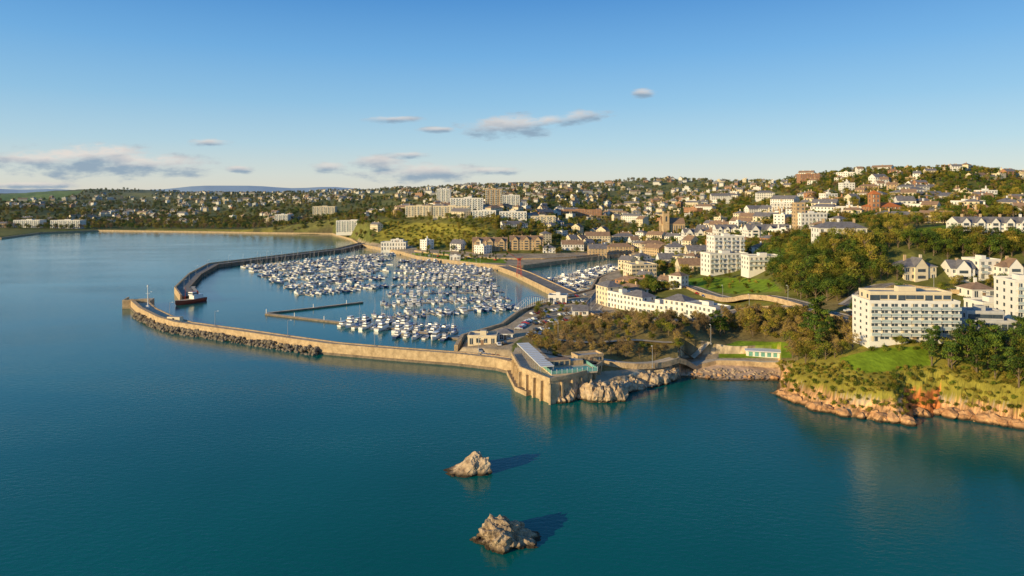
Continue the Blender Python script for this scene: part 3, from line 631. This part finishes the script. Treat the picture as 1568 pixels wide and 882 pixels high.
mb.obj('arched_footbridge')
# ---------------------------------------------------------------- cars, lamps
def car(bm_):
    mb=MB()
    prof=[(-2.15,.35),(-2.2,.85),(-2.0,1.0),(-1.5,1.05),(-1.0,1.45),(.4,1.48),(1.15,1.0),(2.0,.88),(2.2,.6),(2.15,.35)]
    for s in(-.85,.85): mb.face([(s*(.84 if z>1.1 else 1),y,z) for y,z in prof],bm_)
    for (y0,z0),(y1,z1) in zip(prof,prof[1:]+prof[:1]):
        s0=.85*(.84 if z0>1.1 else 1);s1=.85*(.84 if z1>1.1 else 1)
        mb.face([(-s0,y0,z0),(s0,y0,z0),(s1,y1,z1),(-s1,y1,z1)],'glass' if (y0,y1) in((-1.5,-1.0),(.4,1.15)) else bm_)
    for s in(-1,1): mb.face([(s*.83,-1.3,1.05),(s*.83,1.0,1.05),(s*.74,.35,1.4),(s*.74,-.95,1.4)],'glass')
    for s in(-.8,.8):
        for y in(-1.35,1.35): mb.cyl(I,(s-.1,y,.33),(s+.1,y,.33),.33,.33,'tyre',10)
    return mb.mesh('car_mesh')
for nme,c in [('car_silver',(.45,.46,.48)),('car_black',(.03,.03,.035)),('car_blue',(.04,.09,.25)),('car_red',(.35,.03,.03)),('car_white',(.75,.75,.75))]: mat(nme,c,rough=.25,var=.03,spec=.6,haze=False)
CM=[car(n_) for n_ in('car_silver','car_black','car_blue','car_red','car_white','car_white')]
def putcar(x,y,z,yaw):
    o=bpy.data.objects.new('parked_car',random.choice(CM)); o.location=(x,y,z); o.rotation_euler=(0,0,yaw); scene.collection.objects.link(o)
def carrow(p0,p1,step=2.9,a=math.pi/2,skip=.12):
    p0=Vector(ground(*p0)[:2]);p1=Vector(ground(*p1)[:2]);d=p1-p0;ya=math.atan2(d.y,d.x);k=int(d.length/step);d.normalize()
    for i in range(k):
        if R()<skip: continue
        q_=p0+d*(i*step); putcar(q_.x,q_.y,hz(q_.x,q_.y)+.03,ya+a-math.pi/2+(math.pi if R()<.5 else 0)+U(-.03,.03))
for r in [((815,482),(868,474)),((817,490),(890,480)),((812,498),(880,490)),((820,507),(850,502)),((810,514),(840,511)),((735,540),(790,524)),((740,546),(780,540)),((850,466),(900,462)),((870,456),(905,452)),((940,489),(1020,490)),((795,505),(812,490))]: carrow(*r)
carrow((650,392),(770,400),7,0,.4); carrow((790,432),(860,462),5,0,.4)
carrow((1300,478),(1325,496),3); carrow((1345,446),(1440,449),6,0,.4); carrow((1050,442),(1200,463),8,0,.5)
def lampmesh():
    mb=MB(); mb.cyl(I,(0,0,0),(0,0,8),.14,.08,'metal_grey'); mb.cyl(I,(0,0,7.9),(1.4,0,8.2),.06,.05,'metal_grey',5); mb.box(I,1.2,2.0,-.18,.18,8.1,8.3,'metal_white'); mb.box(I,-.25,.25,-.25,.25,0,.5,'metal_grey'); return mb.mesh('lamp_mesh')
LM=lampmesh()
def lamp(x,y,z,s=1,yaw=0):
    o=bpy.data.objects.new('street_lamp',LM); o.location=(x,y,z); o.scale=(s,)*3; o.rotation_euler=(0,0,yaw); scene.collection.objects.link(o)
for p in offset(hal,8.5)[3::8]: lamp(*p,3.4)
for p in pp[4::6]: lamp(*p,3.6,.9)
for p in ROADS[::9]: lamp(p[0],p[1]-4.2,hz(*p)+.1,1,1.5)
mb=MB(); X,Y=offset(hal,6)[5]; T=TR(X,Y,3.4,0); mb.cyl(T,(0,0,0),(0,0,13),.3,.2,'metal_white',8); mb.box(T,-.8,.8,-.8,.8,0,1.6,'metal_white'); mb.cyl(T,(0,0,13),(0,0,14.2),.5,.45,'metal_white',8); mb.cyl(T,(-1.4,0,9),(1.4,0,9),.08,.08,'metal_white',4); mb.obj('harbour_light_mast')
mb=MB(); X,Y=offset(hal,5)[14]; T=TR(X,Y,3.4,-.2); mb.box(T,-4,4,-1.5,1.5,0,2.6,'w_cream','r_flat'); mb.box(T,-.6,.6,-1.56,-1.4,0,2.1,'glass'); mb.obj('pier_shelter')
# ---------------------------------------------------------------- trees
def tree(kind,seed,nl,mats_):
    random.seed(seed); mb=MB()
    th={'broad':3,'pine':3.5,'bare':2.5,'bush':.4}[kind]
    mb.cyl(I,(0,0,-1),(U(-.2,.2),U(-.2,.2),th+2.5 if kind!='bush' else 1),.32,.16,'trunk',6)
    cl_=[]
    ncl={'broad':16,'pine':14,'bare':14,'bush':9}[kind]
    for i in range(ncl):
        a=U(0,6.28)
        if kind=='pine': z=U(3.5,9.3); r=U(.3,1)*(10.5-z)*.42; s_=U(1.0,1.7); fl=.45
        elif kind=='bush': z=U(.8,3); r=U(0,2.6); s_=U(1.0,1.8); fl=.8
        else: z=U(3.6,8.3); r=U(.3,1)*3.3*math.sqrt(max(.1,1-((z-5.6)/3.6)**2)); s_=U(1.2,2.0); fl=.8
        c=Vector((r*math.cos(a),r*math.sin(a),z)); cl_.append((c,s_,fl))
        if kind!='bush': mb.cyl(I,(0,0,max(1.5,z-r*.9-.8)),tuple(c),.13,.04,'trunk',4)
    if kind=='bare':
        for c,s_,fl in cl_:
            for j in range(nl//ncl):
                d=Vector((U(-1,1),U(-1,1),U(-.4,1))).normalized()*s_*U(.6,1.3); p=c+Vector((U(-.4,.4),)*3)*s_; n_=d.cross(Vector((U(-1,1),U(-1,1),U(-1,1)))).normalized()*.08
                mb.face([tuple(p-n_),tuple(p+n_),tuple(p+d)],random.choice(mats_))
    else:
        for c,s_,fl in cl_:
            mt=random.choice(mats_)
            for j in range(nl//ncl):
                d=Vector((random.gauss(0,1),random.gauss(0,1),random.gauss(0,1))).normalized(); rr=s_*U(.55,1.08); p=c+Vector((d.x*rr,d.y*rr,d.z*rr*fl))
                nn=(d+Vector((U(-.8,.8),U(-.8,.8),U(-.5,.9)))).normalized(); a_=nn.orthogonal().normalized(); b_=nn.cross(a_); ang=U(0,3.14); a2=a_*math.cos(ang)+b_*math.sin(ang); b2=nn.cross(a2); s2=U(.16,.36)
                mb.face([tuple(p-a2*s2),tuple(p-b2*s2*.6),tuple(p+a2*s2),tuple(p+b2*s2*.6)],mt if R()<.8 else random.choice(mats_))
    return mb.mesh(kind+'_tree_mesh')
kinds=[('broad',1,1200,['leaf_olive','leaf_green']),('broad',2,1200,['leaf_olive','leaf_gold']),('broad',3,1200,['leaf_green','leaf_dark']),('pine',4,1300,['leaf_dark','leaf_green']),('pine',5,1300,['leaf_dark','leaf_green']),('bare',6,800,['twig_brown']),('bare',7,800,['twig_brown','leaf_gold']),('bush',8,800,['leaf_olive','leaf_gold']),('bush',9,800,['leaf_olive','leaf_green'])]
coll=bpy.data.collections.new('tree_kinds')
for i,k in enumerate(kinds):
    o=bpy.data.objects.new('%02d_%s'%(i,k[0]),tree(*k)); coll.objects.link(o)
random.seed(99)
def scatter(name,pts):
    me=bpy.data.meshes.new(name); me.from_pydata([p[:3] for p in pts],[],[])
    for nm_,ty_,vals in(('scl','FLOAT',[p[3] for p in pts]),('rz','FLOAT',[p[4] for p in pts]),('kd','INT',[p[5] for p in pts])):
        a=me.attributes.new(nm_,ty_,'POINT'); a.data.foreach_set('value',vals)
    o=bpy.data.objects.new(name,me); scene.collection.objects.link(o)
    g=bpy.data.node_groups.new(name+'_gn','GeometryNodeTree'); g.interface.new_socket('Geometry',in_out='INPUT',socket_type='NodeSocketGeometry'); g.interface.new_socket('Geometry',in_out='OUTPUT',socket_type='NodeSocketGeometry')
    gi=nd(g,'NodeGroupInput');go=nd(g,'NodeGroupOutput');ip=nd(g,'GeometryNodeInstanceOnPoints');ci=nd(g,'GeometryNodeCollectionInfo'); ci.inputs['Collection'].default_value=coll; ci.inputs['Separate Children'].default_value=True; ci.inputs['Reset Children'].default_value=True
    def na(n_,t_):
        a=nd(g,'GeometryNodeInputNamedAttribute',data_type=t_); a.inputs['Name'].default_value=n_; return a.outputs['Attribute']
    cx=nd(g,'ShaderNodeCombineXYZ'); g.links.new(na('rz','FLOAT'),cx.inputs[2]); ip.inputs['Pick Instance'].default_value=True
    g.links.new(gi.outputs[0],ip.inputs['Points']); g.links.new(ci.outputs[0],ip.inputs['Instance']); g.links.new(na('kd','INT'),ip.inputs['Instance Index']); g.links.new(cx.outputs[0],ip.inputs['Rotation']); g.links.new(na('scl','FLOAT'),ip.inputs['Scale']); g.links.new(ip.outputs[0],go.inputs[0])
    md=o.modifiers.new('scatter','NODES'); md.node_group=g
EX=np.array(EXC); RD=np.array(ROADS)
def blocked(x,y,pad=0):
    if (((EX[:,0]-x)**2+(EX[:,1]-y)**2)<(EX[:,2]+pad)**2).any(): return True
    return (((RD[:,0]-x)**2+(RD[:,1]-y)**2)<(6.5+pad)**2).any()
def wood(name,pl,nmax,ks,s0,s1,sp_,pad=0):
    xs=[p[0] for p in pl];ys=[p[1] for p in pl]; pts=[];tries=0;grid={}
    while len(pts)<nmax and tries<nmax*6:
        tries+=1; px=U(min(xs),max(xs));py=U(min(ys),max(ys))
        if not inpoly(np.array([px]),np.array([py]),pl)[0]: continue
        x,y,z=ground(px,py); x+=U(-1,1);y+=U(-1,1)
        if y<1.0 or blocked(x,y,pad): continue
        key=(int(x/sp_),int(y/sp_))
        if any((key[0]+a,key[1]+b_) in grid and math.hypot(grid[(key[0]+a,key[1]+b_)][0]-x,grid[(key[0]+a,key[1]+b_)][1]-y)<sp_ for a in(-1,0,1) for b_ in(-1,0,1)): continue
        z=hz(x,y)
        if z<2.2: continue
        grid[key]=(x,y); pts.append((x,y,z-.2,U(s0,s1),U(0,6.28),random.choice(ks)))
    scatter(name,pts)
wood('hillside_woodland',[(1185,385),(1240,375),(1300,372),(1380,378),(1470,368),(1568,366),(1568,398),(1440,398),(1378,402),(1375,440),(1320,462),(1250,462),(1200,455),(1165,400)],750,[0,0,0,1,2,2],.75,1.25,4.0)
wood('scrub_woodland',[(808,522),(850,510),(905,492),(960,488),(1085,492),(1090,520),(1050,545),(985,558),(935,552),(905,548),(835,548)],330,[5,5,6,6,7,8,0],.45,.8,3.6,-2)
wood('bank_woodland',[(1100,488),(1180,480),(1240,484),(1300,492),(1320,500),(1322,530),(1290,548),(1235,560),(1205,545),(1200,522),(1120,512)],280,[6,6,6,0,1,7],.5,.85,3.2,-1)
wood('cliff_shrubs',[(1192,560),(1290,560),(1330,575),(1430,565),(1568,575),(1568,634),(1440,626),(1395,640),(1330,632),(1250,618),(1195,598)],1100,[7,8,7,7,7,8],.22,.5,1.5,-3)
wood('pine_grove',[(1415,545),(1440,525),(1500,528),(1568,515),(1640,520),(1640,600),(1568,596),(1500,580),(1430,575)],75,[3,4,0,2],.8,1.15,4.2,-3)
wood('pine_trees',[(1225,540),(1235,500),(1262,490),(1270,540)],9,[3,4],1.0,1.4,5,-3)
wood('pine_trees',[(1085,500),(1110,500),(1110,520),(1085,520)],4,[3],.9,1.1,3,-3)
wood('garden_shrubs',[(1325,522),(1470,522),(1470,536),(1325,538)],46,[7,8,8,0],.35,.55,2.6,-7)
wood('garden_trees',[(1300,470),(1330,455),(1380,438),(1568,434),(1568,480),(1470,478),(1470,455),(1330,450),(1320,500)],110,[0,2,1,8],.5,.8,4.5)
wood('ridge_woodland',[(1330,334),(1400,322),(1470,326),(1470,342),(1390,352),(1400,368),(1330,370)],160,[0,1,2,0],.7,1.0,6)
wood('crest_trees',[(1180,276),(1240,268),(1300,263),(1450,262),(1568,272),(1568,285),(1300,282),(1180,290)],170,[0,2,1,3],.7,1.1,8)
wood('slope_shrubs',[(575,342),(750,350),(740,382),(600,376)],260,[7,8,0,1],.5,.9,6)
wood('cliff_trees',[(590,322),(700,330),(850,338),(870,360),(770,364),(745,350),(680,342),(590,338)],260,[0,1,2],.8,1.1,8)
wood('waterfront_trees',[(640,388),(780,392),(780,400),(700,402),(650,396)],40,[0,3,8],.5,.7,8)
wood('car_park_trees',[(820,470),(905,460),(900,500),(815,512)],26,[0,5,8],.45,.65,7,-2)
wood('park_trees',[(0,342),(200,340),(560,335),(560,346),(420,352),(0,352)],480,[0,1,2,5],.9,1.4,10)
wood('lawn_trees',[(1040,424),(1090,420),(1180,422),(1200,446),(1120,452),(1050,442)],28,[0,8,7],.4,.6,6,-1)
# ---------------------------------------------------------------- town fill
hs={};town=MB();far=MB();tp_=[];nh=0
def lawnat(x,y):
    c=int(np.interp(x/y,UC,np.arange(nc)));r=int(np.interp(y,DR,np.arange(nr))); return lawnm[r,c]
walls=['w_white']*6+['w_cream']*4+['w_sand','w_brick','w_grey']
for it in range(36000):
    u=U(-.98,.98); D=math.exp(U(math.log(430),math.log(3000))); x=u*D;y=D; px=CX+F*u
    z=hz(x,y)
    if z<5.0 or (z<6 and D<760): continue
    if px>1150 and D<500: continue
    py=YH+F*(H-z)/D
    if 575<px<760 and 336<py<380 and D<1010: continue
    if lawnat(x,y) or blocked(x,y,3): continue
    nzv=vn(np.array(x/120.),np.array(y/120.),55)
    left=px<600; thr=.48 if left else (.42 if px>1150 else .33)
    key=(int(x/21),int(y/21))
    if nh<2100 and nzv>thr and R()<.55 and not any((key[0]+a,key[1]+b_) in hs for a in(-1,0,1) for b_ in(-1,0,1) if (a==0 or b_==0)) :
        hs[key]=1; gx=(hz(x+8,y)-hz(x-8,y)); gy=(hz(x,y+8)-hz(x,y-8)); ya=math.atan2(-gx,gy) if abs(gx)+abs(gy)>.5 else U(-.5,.5)
        ya=max(-.9,min(.9,ya))+U(-.25,.25); big_=(850<px<1200 and 600<D<1100) or (600<px<880 and D<1300); terr_=R()<(.42 if big_ else .2); wd=(U(22,42) if big_ else U(18,34)) if terr_ else U(9,15)
        bld(town if D<1400 else far,x,y,z,ya,wd,U(8,11)+(3 if big_ else 0),random.choice([2,2,2,3,3])+(1 if big_ and R()<.5 else 0) if D<1400 else random.choice([2,3]),2.9,wall=random.choice(walls),roof=random.choice(['gable','gable','hip','hip','flat']) ,rm=random.choice(['r_slate','r_slate','r_brown','r_brown']),chim=random.choice([1,2]),detail=False,sides=D<1000,base=6,rh=None,gl=.42); nh+=1
    elif len(tp_)<14500:
        k=random.choice([0,0,1,1,2,2,0,5,3,7]); s_=U(.6,1.1)*(1 if D<1300 else 1.35); tp_.append((x,y,z-.3,s_,U(0,6.28),k))
town.obj('hillside_town_houses'); far.obj('distant_town_houses'); scatter('hillside_trees',tp_)
print('houses',nh,'trees',len(tp_),'boats',nb_)
# ---------------------------------------------------------------- sky, sun, camera
w_=bpy.data.worlds.new('World'); scene.world=w_; w_.use_nodes=True; nt=w_.node_tree; L=nt.links; nt.nodes.clear()
out=nd(nt,'ShaderNodeOutputWorld');bg=nd(nt,'ShaderNodeBackground');sky=nd(nt,'ShaderNodeTexSky',sky_type='NISHITA')
sky.sun_disc=False; sky.sun_elevation=math.radians(SUN_EL); sky.sun_rotation=math.radians(SUN_AZ); sky.air_density=1.0; sky.dust_density=0.4; sky.ozone_density=2.0
STR=0.15; bg.inputs['Strength'].default_value=STR
tc=nd(nt,'ShaderNodeTexCoord'); sx=nd(nt,'ShaderNodeSeparateXYZ'); L.new(tc.outputs['Generated'],sx.inputs[0])
def M(op,a,b_=None,c=None,clamp=False):
    n_=nd(nt,'ShaderNodeMath',operation=op); n_.use_clamp=clamp
    for i,v in enumerate((a,b_,c)):
        if v is None: continue
        if isinstance(v,(int,float)): n_.inputs[i].default_value=v
        else: L.new(v,n_.inputs[i])
    return n_.outputs[0]
# air colour by elevation, blended with the physical sky
rp=nd(nt,'ShaderNodeValToRGB'); L.new(M('MULTIPLY',sx.outputs[2],2.0),rp.inputs[0])
e=rp.color_ramp.elements; e[0].position=0; e[0].color=(.72,.70,.62,1); e[1].position=1; e[1].color=(.03,.13,.36,1)
for p_,c_ in [(.05,(.65,.71,.69)),(.14,(.44,.65,.78)),(.26,(.27,.54,.79)),(.40,(.15,.42,.77)),(.55,(.07,.29,.67))]:
    q_=rp.color_ramp.elements.new(p_); q_.color=(*c_,1)
sc_=nd(nt,'ShaderNodeVectorMath',operation='SCALE'); L.new(rp.outputs[0],sc_.inputs[0]); sc_.inputs['Scale'].default_value=1/STR
sm=nd(nt,'ShaderNodeMix',data_type='RGBA'); sm.inputs[0].default_value=.85; L.new(sky.outputs[0],sm.inputs[6]); L.new(sc_.outputs[0],sm.inputs[7])
yy=M('MAXIMUM',sx.outputs[1],0.05); u=M('DIVIDE',sx.outputs[0],yy); v=M('DIVIDE',sx.outputs[2],yy)
cb=nd(nt,'ShaderNodeCombineXYZ'); L.new(M('MULTIPLY',u,9),cb.inputs[0]); L.new(M('MULTIPLY',v,27),cb.inputs[1])
cn=nd(nt,'ShaderNodeTexNoise'); cn.inputs['Scale'].default_value=2.4; cn.inputs['Detail'].default_value=8; cn.inputs['Roughness'].default_value=.6; L.new(cb.outputs[0],cn.inputs['Vector'])
cl=[(140,249,155,30,0),(150,236,70,20,0),(60,247,90,20,0),(240,255,110,20,0),(780,195,90,22,-.03),(865,183,75,14,-.14),(650,265,120,18,0),(580,250,60,15,0),(505,257,36,11,0),(600,183,54,7,0),(320,219,42,8,0),(365,260,26,8,0),(985,143,24,9,0),(625,238,40,7,0),(670,199,36,6,0),(760,262,52,8,0),(40,284,100,7,0)]
den=None; shade=None
for px,py,rx,ry,tl in cl:
    cu=(px-CX)/F; cv=(YH-py)/F; du=M('SUBTRACT',u,cu); dv=M('ADD',M('SUBTRACT',v,cv),M('MULTIPLY',du,tl))
    a=M('DIVIDE',du,rx/F);b_=M('DIVIDE',dv,ry/F); r2=M('ADD',M('MULTIPLY',a,a),M('MULTIPLY',b_,b_)); e=M('MAXIMUM',M('SUBTRACT',1,r2),-1.5)
    if den is None: den=e; shade=M('MULTIPLY',b_,M('MAXIMUM',e,0))
    else: den=M('MAXIMUM',den,e); shade=M('ADD',shade,M('MULTIPLY',b_,M('MAXIMUM',e,0)))
tot=M('ADD',den,M('MULTIPLY',M('SUBTRACT',cn.outputs['Fac'],.5),3.6))
mr=nd(nt,'ShaderNodeMapRange'); mr.interpolation_type='SMOOTHSTEP'; mr.inputs[1].default_value=-.05; mr.inputs[2].default_value=1.25; mr.inputs[4].default_value=.88; L.new(tot,mr.inputs[0])
m3=nd(nt,'ShaderNodeMapRange'); m3.inputs[1].default_value=-.3; m3.inputs[2].default_value=.42; L.new(M('ADD',shade,M('MULTIPLY',M('SUBTRACT',cn.outputs['Fac'],.5),-1.0)),m3.inputs[0])
cc=nd(nt,'ShaderNodeMix',data_type='RGBA'); cc.inputs[6].default_value=(.26/STR,.36/STR,.47/STR,1); cc.inputs[7].default_value=(.80/STR,.72/STR,.66/STR,1); L.new(m3.outputs[0],cc.inputs[0])
mx=nd(nt,'ShaderNodeMix',data_type='RGBA'); L.new(M('MULTIPLY',mr.outputs[0],M('GREATER_THAN',sx.outputs[1],.1)),mx.inputs[0]); L.new(sm.outputs[2],mx.inputs[6]); L.new(cc.outputs[2],mx.inputs[7])
L.new(mx.outputs[2],bg.inputs['Color']); L.new(bg.outputs[0],out.inputs['Surface'])
w_.cycles.sampling_method='MANUAL'; w_.cycles.sample_map_resolution=512
sl=bpy.data.lights.new('sun','SUN'); sl.energy=5.0; sl.angle=math.radians(.5); sl.color=(1,.78,.42); so=bpy.data.objects.new('sun',sl); scene.collection.objects.link(so)
az=math.radians(SUN_AZ);el=math.radians(SUN_EL); sdv=Vector((math.sin(az)*math.cos(el),math.cos(az)*math.cos(el),math.sin(el)))
so.rotation_euler=(sdv).to_track_quat('Z','Y').to_euler()
cam=bpy.data.cameras.new('camera'); cam.sensor_width=36; cam.lens=36*F/1568; cam.shift_y=-(441-YH)/1568; cam.clip_end=30000; cam.clip_start=1
co_=bpy.data.objects.new('camera',cam); co_.location=(0,0,H); co_.rotation_euler=(math.radians(90),0,0); scene.collection.objects.link(co_); scene.camera=co_
scene.view_settings.view_transform='Standard'; scene.view_settings.look='None'; scene.view_settings.exposure=0
